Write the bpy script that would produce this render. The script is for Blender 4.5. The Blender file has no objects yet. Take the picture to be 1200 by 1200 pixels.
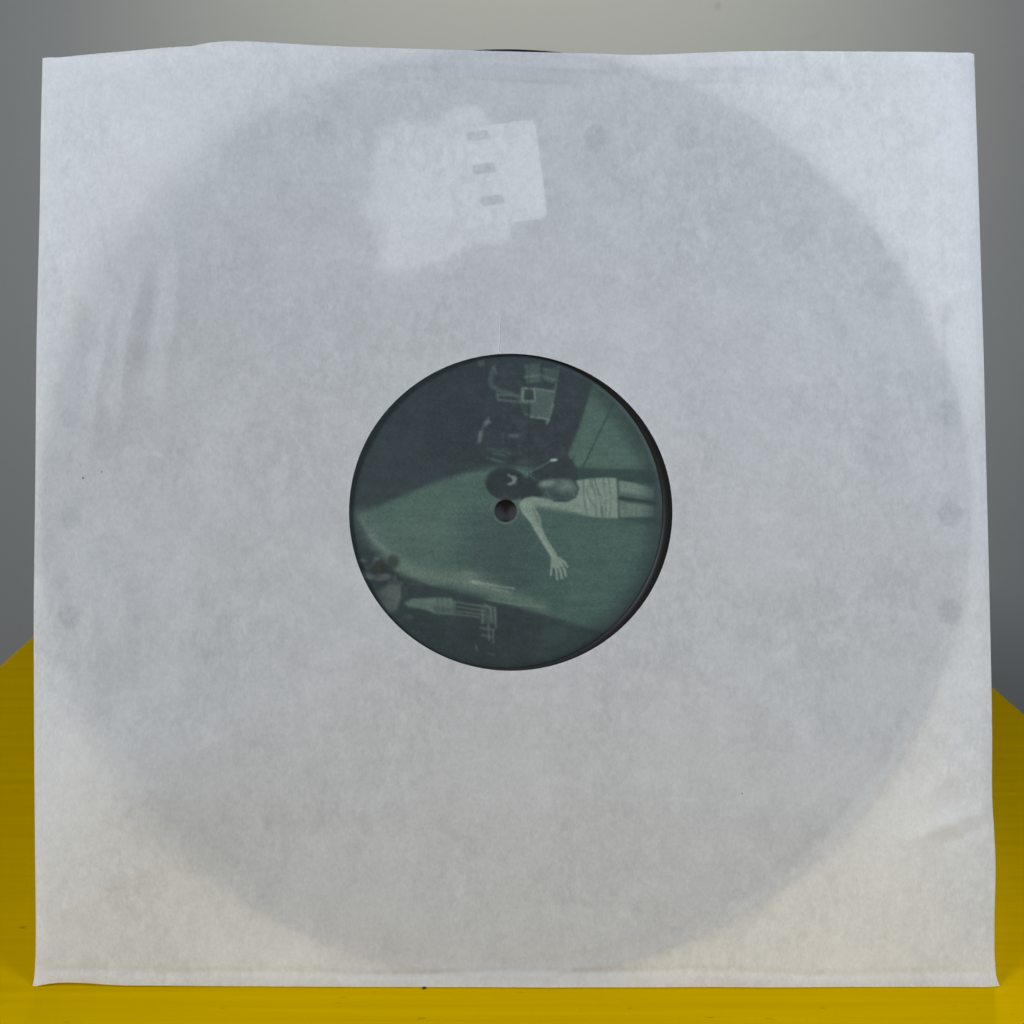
import bpy, bmesh, math, random
import numpy as np
from mathutils import Matrix, Vector

S = bpy.context.scene
COL = S.collection
rng = np.random.default_rng(7)
random.seed(7)

# ------------------------------------------------------------------ camera
PITCH = math.radians(13.0)          # looking slightly down
F = 1200.0                          # focal length in pixels of a 1200 px frame
D_BOT, D_TOP = 0.3298, 0.3354       # distance along the axis to the sleeve's foot and head
Y_BOT, Y_TOP = -0.1528, 0.1504
CAM_H = -Y_BOT * math.cos(PITCH) + D_BOT * math.sin(PITCH)
FOOT_Y = D_BOT * math.cos(PITCH) + Y_BOT * math.sin(PITCH)
LEAN = PITCH + math.atan2(D_TOP - D_BOT, Y_TOP - Y_BOT)

cam_data = bpy.data.cameras.new('camera')
cam = bpy.data.objects.new('camera', cam_data)
COL.objects.link(cam)
cam.location = (0, 0, CAM_H)
cam.rotation_euler = (math.radians(90) - PITCH, 0, 0)
cam_data.sensor_width = 26.0
cam_data.lens = 26.0
cam_data.clip_start = 0.01
cam_data.clip_end = 50
cam_data.dof.use_dof = True
cam_data.dof.focus_distance = 0.334
cam_data.dof.aperture_fstop = 14.0
S.camera = cam

# ------------------------------------------------------------------ room light
world = bpy.data.worlds.new('World')
S.world = world
world.use_nodes = True
bg = world.node_tree.nodes['Background']
bg.inputs['Color'].default_value = (0.90, 0.96, 1.0, 1)
bg.inputs["Strength"].default_value = 0.15


def aim(o, target):
    d = Vector(target) - o.location
    o.rotation_euler = d.to_track_quat('-Z', 'Y').to_euler()


def area(name, loc, target, sx, sy, watts, color):
    l = bpy.data.lights.new(name, 'AREA')
    l.shape = 'RECTANGLE'; l.size = sx; l.size_y = sy
    l.energy = watts; l.color = color
    o = bpy.data.objects.new(name, l); COL.objects.link(o)
    o.location = loc; aim(o, target)
    return o


def spot(name, loc, target, watts, color, angle, blend, radius):
    l = bpy.data.lights.new(name, 'SPOT')
    l.energy = watts; l.color = color
    l.spot_size = math.radians(angle); l.spot_blend = blend
    l.shadow_soft_size = radius
    o = bpy.data.objects.new(name, l); COL.objects.link(o)
    o.location = loc; aim(o, target)
    return o


WALL_Y = 0.95
area('window_light', (-1.70, -0.80, 1.10), (0, FOOT_Y, 0.15), 0.7, 0.9, 23.0, (0.975, 0.985, 0.98))
area('side_window_light', (0.46, -0.02, 0.50), (0.16, FOOT_Y + 0.05, 0.24), 0.2, 0.3, 2.35, (0.84, 0.95, 1.13))
area('side_window_light', (-0.50, -0.02, 0.52), (-0.16, FOOT_Y + 0.05, 0.24), 0.2, 0.3, 1.35, (0.80, 0.94, 1.17))
spot('ceiling_lamp', (0.0, 0.45, 1.10), (0.03, WALL_Y, 0.52), 41.0, (1.0, 0.975, 0.80), 64, 1.0, 0.10)
spot('table_fill_spot', (0.0, -0.15, 1.05), (0.02, 0.21, 0.0), 6.5, (1.0, 0.92, 0.70), 25, 1.0, 0.10)  # added spot, brightens the table front at the sleeve's foot
spot('rear_fill_spot', (0.24, 0.72, 0.70), (0.07, 0.37, 0.05), 20.0, (1.0, 0.88, 0.54), 19, 1.0, 0.06)  # added behind the sleeve to brighten its right corners through the paper
spot('rear_fill_spot', (-0.20, 0.72, 0.70), (-0.07, 0.37, 0.04), 6.0, (1.0, 0.88, 0.54), 19, 1.0, 0.06)  # weaker twin, added to warm the lower left corner from behind

S.view_settings.view_transform = 'Standard'
S.view_settings.look = 'None'
S.view_settings.exposure = 0.05
S.view_settings.gamma = 1.0
S.view_settings.use_curve_mapping = False
S.render.engine = 'CYCLES'
S.cycles.max_bounces = 12
S.cycles.diffuse_bounces = 8
S.cycles.transmission_bounces = 12
S.cycles.transparent_max_bounces = 12
S.cycles.use_denoising = True


# ------------------------------------------------------------------ helpers
def tag(o, label=None, cat=None, group=None, kind=None):
    if label: o['label'] = label
    if cat: o['category'] = cat
    if group: o['group'] = group
    if kind: o['kind'] = kind
    return o


def empty(name, loc=(0, 0, 0), rot=(0, 0, 0)):
    o = bpy.data.objects.new(name, None)
    COL.objects.link(o)
    o.location = loc; o.rotation_euler = rot
    o.empty_display_size = 0.02
    return o


def mesh_obj(name, verts, faces, mat, parent=None, smooth=True):
    me = bpy.data.meshes.new(name)
    me.from_pydata([tuple(map(float, v)) for v in verts], [], faces)
    me.update()
    if smooth:
        me.polygons.foreach_set('use_smooth', [True] * len(me.polygons))
    me.materials.append(mat)
    o = bpy.data.objects.new(name, me)
    COL.objects.link(o)
    if parent: o.parent = parent
    return o


class N:
    """tiny node-tree writer"""
    def __init__(self, name):
        self.m = bpy.data.materials.new(name)
        self.m.use_nodes = True
        self.t = self.m.node_tree
        self.t.nodes.clear()
        self.out = self.t.nodes.new('ShaderNodeOutputMaterial')

    def n(self, kind, **kw):
        nd = self.t.nodes.new('ShaderNode' + kind)
        for k, v in kw.items():
            if k.startswith('i_'):
                key = k[2:].replace('_', ' ')
                nd.inputs[key].default_value = v
            else:
                setattr(nd, k, v)
        return nd

    def l(self, a, b):
        self.t.links.new(a, b)

    def coord(self, scale=(1, 1, 1), rot=(0, 0, 0)):
        tc = self.n('TexCoord'); mp = self.n('Mapping')
        mp.inputs['Scale'].default_value = scale
        mp.inputs['Rotation'].default_value = rot
        self.l(tc.outputs['Object'], mp.inputs['Vector'])
        return mp.outputs['Vector']

    def noise(self, vec, scale, detail=4, rough=0.55, dist=0.0):
        nd = self.n('TexNoise')
        nd.inputs['Scale'].default_value = scale
        nd.inputs['Detail'].default_value = detail
        nd.inputs['Roughness'].default_value = rough
        nd.inputs['Distortion'].default_value = dist
        self.l(vec, nd.inputs['Vector'])
        return nd.outputs['Fac']

    def ramp(self, fac, stops):
        r = self.n('ValToRGB')
        e = r.color_ramp.elements
        while len(e) < len(stops): e.new(0.5)
        for k, (p, c) in enumerate(stops):
            e[k].position = p
            e[k].color = (c, c, c, 1) if not isinstance(c, tuple) else (*c, 1)
        self.l(fac, r.inputs['Fac'])
        return r.outputs['Color']

    def math(self, op, a, b=None, c=None):
        nd = self.n('Math', operation=op)
        for k, v in enumerate((a, b, c)):
            if v is None: continue
            if isinstance(v, (int, float)): nd.inputs[k].default_value = v
            else: self.l(v, nd.inputs[k])
        return nd.outputs[0]

    def mixc(self, fac, a, b, blend='MIX'):
        nd = self.n('Mix', data_type='RGBA', blend_type=blend)
        for sock, v in ((nd.inputs[0], fac), (nd.inputs[6], a), (nd.inputs[7], b)):
            if isinstance(v, (int, float)): sock.default_value = v
            elif isinstance(v, tuple): sock.default_value = (*v, 1)
            else: self.l(v, sock)
        return nd.outputs[2]

    def bump(self, h, strength, dist):
        b = self.n('Bump')
        b.inputs['Strength'].default_value = strength
        b.inputs['Distance'].default_value = dist
        self.l(h, b.inputs['Height'])
        return b.outputs['Normal']

    def finish(self, shader):
        self.l(shader, self.out.inputs['Surface'])
        return self.m


# ------------------------------------------------------------------ materials
def paper_material(name, tint, fac):
    m = N(name)
    v = m.coord()
    cloud = m.noise(v, 70, 5, 0.62)            # uneven formation of thin paper
    flock = m.noise(v, 720, 5, 0.7)
    fibre = m.noise(m.coord((1900, 1900, 800)), 1.0, 3, 0.75)
    h1 = m.ramp(cloud, [(0.32, 0.0), (0.68, 1.0)])
    clump = m.ramp(m.noise(m.coord((300, 300, 190)), 1.0, 6, 0.72, 0.5), [(0.36, 0.0), (0.66, 1.0)])
    h2 = m.ramp(flock, [(0.28, 0.0), (0.72, 1.0)])
    h3 = m.ramp(fibre, [(0.25, 0.0), (0.75, 1.0)])
    f = m.math('ADD', m.math('MULTIPLY', h1, 0.055), m.math('MULTIPLY', h2, 0.060))
    f = m.math('ADD', f, m.math('MULTIPLY', h3, 0.050))
    f = m.math('ADD', f, fac - 0.08)
    tone = m.math('ADD', m.math('MULTIPLY', h2, 0.36), m.math('MULTIPLY', h3, 0.48))
    tone = m.math('ADD', tone, m.math('MULTIPLY', m.math('MULTIPLY', clump, m.ramp(m.noise(v, 22, 2), [(0.35, 0.15), (0.65, 0.65)])), 1.0))
    col = m.mixc(tone, tint, tuple(min(1, c * 0.80) for c in tint))
    hs = m.math('ADD', m.math('MULTIPLY', fibre, 0.6), flock)
    nrm = m.bump(hs, 0.25, 0.00012)
    d = m.n('BsdfDiffuse'); t = m.n('BsdfTranslucent')
    for s in (d, t):
        m.l(col, s.inputs['Color']); m.l(nrm, s.inputs['Normal'])
    mx = m.n('MixShader')
    m.l(f, mx.inputs[0]); m.l(d.outputs[0], mx.inputs[1]); m.l(t.outputs[0], mx.inputs[2])
    return m.finish(mx.outputs[0])


M_PAPER = paper_material('thin_white_paper', (0.985, 0.987, 0.988), 0.465)
M_BACK = paper_material('thin_white_paper_back', (0.93, 0.93, 0.925), 0.42)


def card_material(name, a, b):
    m = N(name)
    v = m.coord()
    n = m.noise(v, 200, 3)
    p = m.n('BsdfPrincipled', i_Roughness=0.6)
    m.l(m.mixc(n, a, b), p.inputs['Base Color'])
    return m.finish(p.outputs[0])


M_CARD = card_material('white_card', (0.54, 0.54, 0.53), (0.60, 0.60, 0.59))
M_SLIP = card_material('pale_slip', (0.48, 0.48, 0.465), (0.56, 0.56, 0.54))


def plain(name, col, rough=0.6, nscale=300, var=0.15):
    m = N(name)
    n = m.noise(m.coord(), nscale, 3)
    p = m.n('BsdfPrincipled', i_Roughness=rough)
    m.l(m.mixc(n, tuple(c * (1 - var) for c in col), tuple(min(1, c * (1 + var)) for c in col)), p.inputs['Base Color'])
    return m.finish(p.outputs[0])


M_MARK = plain('faded_print', (0.09, 0.095, 0.10))
M_SPECK = plain('dark_speck', (0.03, 0.03, 0.03))
M_LINT = plain('white_lint', (0.85, 0.85, 0.83))


def vinyl_material():
    m = N('black_vinyl')
    tc = m.n('TexCoord')
    ln = m.n('VectorMath', operation='LENGTH')
    m.l(tc.outputs['Object'], ln.inputs[0])
    r = ln.outputs['Value']
    s = m.math('SINE', m.math('MULTIPLY', r, 2 * math.pi / 0.00045))
    mask = m.math('GREATER_THAN', r, 0.0585)
    nrm = m.bump(m.math('MULTIPLY', s, mask), 0.5, 0.00008)
    p = m.n('BsdfPrincipled', i_Roughness=0.42)
    p.inputs['Specular IOR Level'].default_value = 0.15
    p.inputs['Base Color'].default_value = (0.014, 0.014, 0.014, 1)
    m.l(nrm, p.inputs['Normal'])
    return m.finish(p.outputs[0])


M_VINYL = vinyl_material()


def label_material():
    m = N('printed_label')
    a = m.n('Attribute'); a.attribute_name = 'print'
    v = m.coord()
    g = m.noise(v, 2600, 2, 0.6)
    tooth = m.noise(m.coord((900, 900, 3000)), 1.0, 2, 0.6)
    gain = m.math('ADD', m.math('MULTIPLY', g, 0.30), 0.85)
    cb = m.n('VectorMath', operation='SCALE')
    m.l(a.outputs['Color'], cb.inputs[0]); m.l(gain, cb.inputs['Scale'])
    p = m.n('BsdfPrincipled', i_Roughness=0.5)
    p.inputs['Specular IOR Level'].default_value = 0.25
    m.l(cb.outputs['Vector'], p.inputs['Base Color'])
    m.l(m.bump(tooth, 0.15, 0.00006), p.inputs['Normal'])
    return m.finish(p.outputs[0])


M_LABEL = label_material()


def yellow_material():
    m = N('yellow_painted_wood')
    streak = m.noise(m.coord((6, 260, 260)), 1.0, 5, 0.65, 0.3)
    fine = m.noise(m.coord((30, 900, 900)), 1.0, 4, 0.7)
    blot = m.noise(m.coord(), 9, 4, 0.6)
    pit = m.noise(m.coord((120, 420, 420)), 1.0, 2, 0.5)
    c = m.mixc(m.ramp(streak, [(0.3, 0.0), (0.7, 1.0)]), (0.475, 0.293, 0.0), (0.55, 0.346, 0.0))
    c = m.mixc(m.math('MULTIPLY', m.ramp(blot, [(0.4, 0.0), (0.7, 1.0)]), 0.35), c, (0.48, 0.298, 0.0))
    c = m.mixc(m.ramp(pit, [(0.70, 0.0), (0.76, 0.55)]), c, (0.20, 0.13, 0.002))
    p = m.n('BsdfPrincipled')
    m.l(c, p.inputs['Base Color'])
    p.inputs['Specular IOR Level'].default_value = 0.0
    m.l(m.ramp(fine, [(0.0, 0.50), (1.0, 0.70)]), p.inputs['Roughness'])
    h = m.math('ADD', m.math('MULTIPLY', streak, 1.0), m.math('MULTIPLY', fine, 0.5))
    m.l(m.bump(h, 0.15, 0.0005), p.inputs['Normal'])
    return m.finish(p.outputs[0])


M_YELLOW = yellow_material()

# spots on the wall: (x, z, half width, half height, strength)
WALL_MARKS = [(0.176, 0.447, 0.0045, 0.0055, 0.28), (0.185, 0.461, 0.005, 0.004, 0.16),
              (0.26, 0.424, 0.007, 0.006, 0.07), (0.475, 0.245, 0.004, 0.006, 0.07)]


def wall_material():
    m = N('grey_wall_paint')
    v = m.coord()
    broad = m.noise(v, 3.0, 3, 0.5)
    roller = m.noise(v, 160, 4, 0.6)
    col = m.mixc(broad, (0.235, 0.240, 0.237), (0.262, 0.267, 0.264))
    col = m.mixc(m.math('MULTIPLY', roller, 0.10), col, (0.165, 0.168, 0.168))
    tc = m.n('TexCoord'); sp = m.n('SeparateXYZ')
    m.l(tc.outputs['Object'], sp.inputs[0])
    wob = m.noise(v, 120, 3)
    for (x, z, a, b, s) in WALL_MARKS:
        dx = m.math('DIVIDE', m.math('SUBTRACT', sp.outputs['X'], x), a)
        dz = m.math('DIVIDE', m.math('SUBTRACT', sp.outputs['Z'], z), b)
        r2 = m.math('ADD', m.math('MULTIPLY', dx, dx), m.math('MULTIPLY', dz, dz))
        r2 = m.math('ADD', r2, m.math('MULTIPLY', wob, 0.9))
        k = m.ramp(r2, [(0.35, s), (1.0, 0.0)])
        col = m.mixc(k, col, (0.10, 0.10, 0.10))
    p = m.n('BsdfPrincipled', i_Roughness=0.85)
    p.inputs['Specular IOR Level'].default_value = 0.2
    m.l(col, p.inputs['Base Color'])
    m.l(m.bump(roller, 0.2, 0.0006), p.inputs['Normal'])
    return m.finish(p.outputs[0])


M_WALL = wall_material()


def glue_material():
    m = N('dried_glue')
    n = m.noise(m.coord(), 1500, 3, 0.75)
    a = m.n('Attribute'); a.attribute_name = 'film'
    tr = m.n('BsdfTransparent')
    c = m.mixc(m.ramp(n, [(0.35, 0.0), (0.65, 1.0)]), (0.865, 0.875, 0.885), (0.96, 0.965, 0.97))
    m.l(m.mixc(a.outputs['Fac'], (1.0, 1.0, 1.0), c), tr.inputs['Color'])
    return m.finish(tr.outputs[0])


def film(o, values):
    at = o.data.color_attributes.new('film', 'FLOAT_COLOR', 'POINT')
    v = np.asarray(values, float)
    at.data.foreach_set('color', np.stack([v, v, v, np.ones_like(v)], 1).ravel().astype(np.float32))


M_GLUE = glue_material()

# ------------------------------------------------------------------ frames of reference
R_CAM = cam.rotation_euler.to_matrix()
SLEEVE_M = Matrix.Translation((0, FOOT_Y, 0)) @ Matrix.Rotation(-LEAN, 4, 'X')
SLEEVE_I = SLEEVE_M.inverted()
C0 = SLEEVE_I @ Vector((0, 0, CAM_H))
DM = np.array(SLEEVE_I.to_3x3() @ R_CAM)
C0 = np.array(C0)


def sl(px, py, w=0.0):
    """where the sight line of a point of the photograph meets the sleeve's plane (w metres in front of it);
    returns local (x, z)"""
    d = DM @ np.array([(px - 600) / F, (600 - py) / F, -1.0])
    t = (-w - C0[1]) / d[1]
    p = C0 + t * d
    return p[0], p[2]


def tb(px, py):
    """the same on the table top"""
    d = np.array(R_CAM @ Vector(((px - 600) / F, (600 - py) / F, -1.0)))
    t = -CAM_H / d[2]
    return d[0] * t, d[1] * t


# ------------------------------------------------------------------ wall
mesh_wall = mesh_obj('wall', [(-3, 0, -1.2), (3, 0, -1.2), (3, 0, 2.2), (-3, 0, 2.2)], [(0, 1, 2, 3)], M_WALL, smooth=False)
mesh_wall.location = (0, WALL_Y, 0)
tag(mesh_wall, 'plain grey painted wall behind the table', kind='structure')

# ------------------------------------------------------------------ table
A = np.array(tb(0, 778.7)); B = np.array(tb(36, 746.6))
C = np.array(tb(1200, 835)); E = np.array(tb(1170, 809.4))


def at_y(p, q, y):
    k = (y - p[1]) / (q[1] - p[1])
    return p[0] + k * (q[0] - p[0])


TY0, TY1 = 0.02, 0.80
table = empty('yellow_table', (0, 0, 0))
tag(table, 'yellow painted wooden table with brushed grain under the record', 'table')
bm = bmesh.new()
cs = [(at_y(A, B, TY0), TY0), (at_y(C, E, TY0), TY0), (at_y(C, E, TY1), TY1), (at_y(A, B, TY1), TY1)]
lo = [bm.verts.new((x, y, -0.028)) for x, y in cs]
hi = [bm.verts.new((x, y, 0)) for x, y in cs]
bm.faces.new(hi); bm.faces.new(lo[::-1])
for k in range(4):
    bm.faces.new((lo[k], lo[(k + 1) % 4], hi[(k + 1) % 4], hi[k]))
bmesh.ops.bevel(bm, geom=[e for e in bm.edges], offset=0.0025, segments=3, profile=0.6, affect='EDGES')
me = bpy.data.meshes.new('table_top'); bm.to_mesh(me); bm.free()
me.materials.append(M_YELLOW)
top = bpy.data.objects.new('table_top', me); COL.objects.link(top); top.parent = table
for k, (x, y) in enumerate(cs):
    sx = 1 if x < 0 else -1
    sy = 1 if y < 0.4 else -1
    bm = bmesh.new()
    bmesh.ops.create_cube(bm, size=1)
    for vv in bm.verts:
        taper = 1.0 if vv.co.z > 0 else 0.7
        vv.co = (vv.co.x * 0.045 * taper, vv.co.y * 0.045 * taper, vv.co.z * 0.70)
    bmesh.ops.bevel(bm, geom=list(bm.edges), offset=0.003, segments=2, affect='EDGES')
    me = bpy.data.meshes.new('leg'); bm.to_mesh(me); bm.free()
    me.materials.append(M_YELLOW)
    lg = bpy.data.objects.new('leg', me); COL.objects.link(lg); lg.parent = table
    lg.location = (x + sx * 0.05, y + sy * 0.05, -0.028 - 0.349)

# ------------------------------------------------------------------ record (inside the sleeve)
RC_PX = (592.5, 598.5)
rx, rz = sl(*RC_PX, 0.001)
rec_world = SLEEVE_M @ Vector((rx, 0, rz))
record = empty('vinyl_record', rec_world, (-LEAN + math.radians(0.4), 0, 0))
tag(record, 'black vinyl record with a dark green photo label, inside the white paper sleeve', 'record')
R_REC = 0.1506


def lathe(name, prof, seg, mat, parent):
    """prof: list of (r, y) turned about the local y axis"""
    v, f = [], []
    n = len(prof)
    for k in range(seg):
        a = 2 * math.pi * k / seg
        for (r, y) in prof:
            v.append((r * math.cos(a), y, r * math.sin(a)))
    for k in range(seg):
        k2 = (k + 1) % seg
        for j in range(n - 1):
            f.append((k * n + j, k * n + j + 1, k2 * n + j + 1, k2 * n + j))
    return mesh_obj(name, v, f, mat, parent)


prof = [(0.0036, -0.0008), (0.0495, -0.0003), (0.0511, -0.0003), (0.0514, -0.00095), (0.0526, -0.00095), (0.0560, -0.0008), (0.0590, -0.00075),
        (0.1450, -0.00075), (0.1462, -0.0010), (0.1490, -0.0010), (0.1502, -0.0008), (R_REC, -0.0003),
        (R_REC, 0.0003), (0.1502, 0.0008), (0.1490, 0.0010), (0.1462, 0.0010), (0.1450, 0.00075),
        (0.0590, 0.00075), (0.0501, 0.00095), (0.0036, 0.0008), (0.0036, -0.0008)]
lathe('disc', prof, 360, M_VINYL, record)

# ---- the printed picture on the label, drawn as colour values (coordinates of a 1200 px close-up of it)
CX, CY, CR = 577.0, 574.0, 511.0
NG = 640
X0, X1 = CX - CR - 16, CX + CR + 16
gx = np.linspace(X0, X1, NG); gy = np.linspace(CY - CR - 16, CY + CR + 16, NG)
GX, GY = np.meshgrid(gx, gy)


def lin(c):
    c = np.array(c, float) / 255.0
    return np.where(c <= 0.04045, c / 12.92, ((c + 0.055) / 1.055) ** 2.4)


IMG = np.zeros((NG, NG, 3)) + np.array([50, 61, 64.])


def smooth(a, b, x):
    t = np.clip((x - a) / (b - a), 0, 1)
    return t * t * (3 - 2 * t)


def value_noise(cell, seed, stretch=(1, 1)):
    r = np.random.default_rng(seed)
    n1 = int((X1 - X0) / cell / stretch[0]) + 3
    n2 = int((X1 - X0) / cell / stretch[1]) + 3
    g = r.random((n2, n1))
    xs = np.linspace(0, n1 - 2.001, NG); ys = np.linspace(0, n2 - 2.001, NG)
    i = xs.astype(int); j = ys.astype(int)
    fx = xs - i; fy = ys - j
    fx = fx * fx * (3 - 2 * fx); fy = fy * fy * (3 - 2 * fy)
    a = g[np.ix_(j, i)] * (1 - fx) + g[np.ix_(j, i + 1)] * fx
    b = g[np.ix_(j + 1, i)] * (1 - fx) + g[np.ix_(j + 1, i + 1)] * fx
    return a * (1 - fy[:, None]) + b * fy[:, None]


def put(mask, col, alpha=1.0):
    global IMG
    m = (mask * alpha)[..., None]
    IMG = IMG * (1 - m) + np.array(col, float) * m


def poly(pts, feather=3.0):
    P = np.array(pts, float)
    d2 = np.full(GX.shape, 1e12); inside = np.zeros(GX.shape, bool)
    n = len(P)
    for k in range(n):
        a, b = P[k], P[(k + 1) % n]
        e = b - a; L = max(e @ e, 1e-9)
        wx, wy = GX - a[0], GY - a[1]
        t = np.clip((wx * e[0] + wy * e[1]) / L, 0, 1)
        d2 = np.minimum(d2, (wx - t * e[0]) ** 2 + (wy - t * e[1]) ** 2)
        c = ((a[1] > GY) != (b[1] > GY)) & (GX < (b[0] - a[0]) * (GY - a[1]) / (b[1] - a[1] + 1e-12) + a[0])
        inside ^= c
    d = np.sqrt(d2) * np.where(inside, 1, -1)
    return smooth(-feather, feather, d)


def line(pts, width, feather=2.0):
    P = np.array(pts, float)
    d2 = np.full(GX.shape, 1e12)
    for k in range(len(P) - 1):
        a, b = P[k], P[k + 1]
        e = b - a; L = max(e @ e, 1e-9)
        wx, wy = GX - a[0], GY - a[1]
        t = np.clip((wx * e[0] + wy * e[1]) / L, 0, 1)
        d2 = np.minimum(d2, (wx - t * e[0]) ** 2 + (wy - t * e[1]) ** 2)
    return 1 - smooth(width / 2 - feather, width / 2 + feather, np.sqrt(d2))


def ell(cx, cy, a, b, ang=0, feather=0.15):
    c, s = math.cos(math.radians(ang)), math.sin(math.radians(ang))
    u = ((GX - cx) * c + (GY - cy) * s) / a; v = (-(GX - cx) * s + (GY - cy) * c) / b
    return 1 - smooth(1 - feather, 1 + feather, np.hypot(u, v))


def soften(n=2):
    global IMG
    for _ in range(n):
        for ax in (0, 1):
            IMG = 0.25 * np.roll(IMG, 1, ax) + 0.5 * IMG + 0.25 * np.roll(IMG, -1, ax)


def picture():
    global IMG
    N1, N2, N3 = value_noise(60, 1), value_noise(18, 2), value_noise(6, 3)
    # dark backdrop, a little greener towards the lower left
    put(ell(330, 420, 420, 260, -15, 0.9), (53, 66, 68), 0.7)
    put(ell(420, 230, 380, 200, 20, 0.9), (50, 58, 63), 0.8)
    # broad lit ground
    ground = poly([(85, 585), (150, 560), (230, 530), (340, 482), (450, 447), (540, 428), (640, 430), (800, 440), (1120, 430),
                   (1120, 980), (850, 962), (700, 915), (520, 868), (330, 818), (225, 770), (150, 690)], 14)
    put(ground, (66, 92, 84))
    put(ground * ell(300, 620, 240, 150, -10, 0.9), (82, 107, 95), 0.85)
    put(ground * ell(480, 520, 170, 80, -15, 0.9), (74, 99, 88), 0.6)
    put(ground * ell(610, 730, 150, 95, 12, 0.7), (60, 80, 79), 0.85)
    put(ground * ell(530, 610, 90, 34, 2, 0.8), (58, 80, 77), 0.6)
    put(ground * ell(930, 760, 230, 190, 0, 0.9), (70, 99, 88), 0.7)
    put(ground * ell(1000, 520, 130, 70, 0, 0.9), (60, 82, 77), 0.4)
    # lit floor, upper right
    fl = poly([(868, 150), (900, 168), (1010, 260), (1095, 400), (1095, 438), (800, 436), (785, 385), (820, 300)], 7)
    put(fl, (72, 100, 86))
    put(fl * poly([(900, 240), (960, 330), (1060, 430), (850, 432)], 14), (80, 106, 94), 0.6)
    put(fl * poly([(865, 150), (915, 190), (835, 410), (800, 410)], 12), (84, 108, 95), 0.45 )
    put(fl * (N3 > 0.62), (60, 85, 74), 0.35)
    put(line([(938, 212), (900, 290), (833, 430)], 5, 3), (50, 70, 66), 0.9)
    put(line([(912, 170), (888, 205)], 4, 3), (50, 70, 66), 0.6)
    # bright edge and spray along the lower side
    put(line([(92, 590), (130, 660), (190, 720), (260, 765), (340, 790)], 46, 28), (94, 116, 106), 0.75)
    put(line([(200, 755), (330, 795), (470, 812), (560, 850), (700, 892)], 34, 20), (100, 122, 104), 0.65)
    put(line([(95, 600), (140, 668), (200, 720)], 14, 10), (112, 130, 120), 0.55)
    put(ell(455, 800, 90, 26, 14, 0.8), (104, 122, 108), 0.6)
    put(ell(475, 810, 14, 5, 10, 0.9), (150, 164, 148), 0.75)
    put(line([(480, 808), (540, 822), (606, 831)], 5, 3), (128, 146, 130), 0.8)
    put(line([(480, 814), (530, 832), (585, 843)], 5, 3), (122, 140, 124), 0.7)
    put(line([(440, 775), (480, 785)], 5, 4), (112, 130, 114), 0.6)
    put(line([(520, 868), (620, 885), (710, 893)], 5, 4), (112, 132, 112), 0.6)
    put(line([(600, 905), (720, 935), (812, 958)], 3.5, 2.5), (100, 124, 104), 0.75)
    put(line([(335, 705), (338, 735)], 4, 3), (58, 78, 72), 0.6)
    # dark ground below
    low = poly([(60, 660), (110, 700), (180, 745), (225, 790), (330, 828), (520, 876), (700, 922), (860, 972), (900, 1000), (760, 1100),
                (480, 1100), (200, 960), (80, 800)], 9)
    put(low, (48, 60, 62))
    put(low * (N2 > 0.6) * ell(170, 770, 110, 60, 20, 0.5), (78, 90, 84), 0.5)
    for (x, y, a, b, g, c) in [(105, 738, 14, 5, 10, 100), (150, 733, 10, 7, 0, 96), (120, 790, 24, 10, 10, 122), (180, 790, 18, 7, 5, 98),
                               (165, 800, 26, 5, 0, 92), (205, 742, 20, 22, 0, 50), (160, 765, 26, 16, 0, 46), (95, 760, 14, 14, 0, 46)]:
        put(ell(x, y, a, b, g, 0.5), (c, c + 6, c - 2), 0.8)
    put(poly([(148, 842), (186, 822), (230, 822), (232, 862), (216, 905), (188, 918), (160, 880)], 8), (92, 104, 95), 0.9)
    put(poly([(148, 842), (160, 836), (180, 900), (172, 905)], 6), (70, 82, 76), 0.7)
    put(poly([(240, 880), (270, 864), (330, 862), (398, 862), (412, 876), (410, 918), (350, 916), (300, 898), (255, 892)], 6), (92, 114, 102), 0.9)
    put(poly([(330, 890), (410, 896), (410, 914), (350, 912)], 6), (66, 84, 78), 0.8)
    for x in (352, 368, 384, 404):
        put(line([(x, 866), (x + 3, 912)], 4, 3), (58, 74, 70), 0.6)
    for (p, q) in [((414, 876), (526, 894)), ((418, 892), (512, 905)), ((418, 906), (506, 918)), ((414, 916), (490, 926))]:
        put(line([p, q], 5, 3), (92, 112, 100), 0.75)
    put(poly([(496, 880), (546, 892), (548, 950), (500, 945)], 6), (72, 88, 82), 0.6)
    for seg in [[(508, 884), (528, 896), (530, 940)], [(500, 905), (500, 945)], [(542, 896), (545, 960)], [(495, 962), (540, 968)],
                [(500, 985), (530, 992)], [(520, 950), (522, 1000)], [(536, 970), (536, 1010)], [(480, 1022), (482, 1038)], [(520, 1046), (540, 1050)]]:
        put(line(seg, 6, 4), (104, 122, 112), 0.6)
    put(ell(255, 925, 16, 8, 0, 0.5), (74, 90, 82), 0.7)
    put(ell(280, 975, 14, 6, 20, 0.5), (70, 80, 76), 0.6)
    for k in range(9):
        x = 660 + 20 * k
        put(line([(x, 925 + 4 * k), (x - 4, 1030 - 5 * k)], 6, 6), (56, 72, 68), 0.3)
    put(poly([(700, 940), (880, 985), (800, 1060), (690, 1060)], 20), (54, 74, 72), 0.7)
    # shed, box and pipes at the top
    put(poly([(480, 75), (505, 68), (508, 92), (490, 96)], 6), (84, 100, 94), 0.8)
    put(line([(535, 100), (526, 140), (532, 162), (560, 178), (600, 186)], 13, 6), (78, 96, 90), 0.75)
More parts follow.
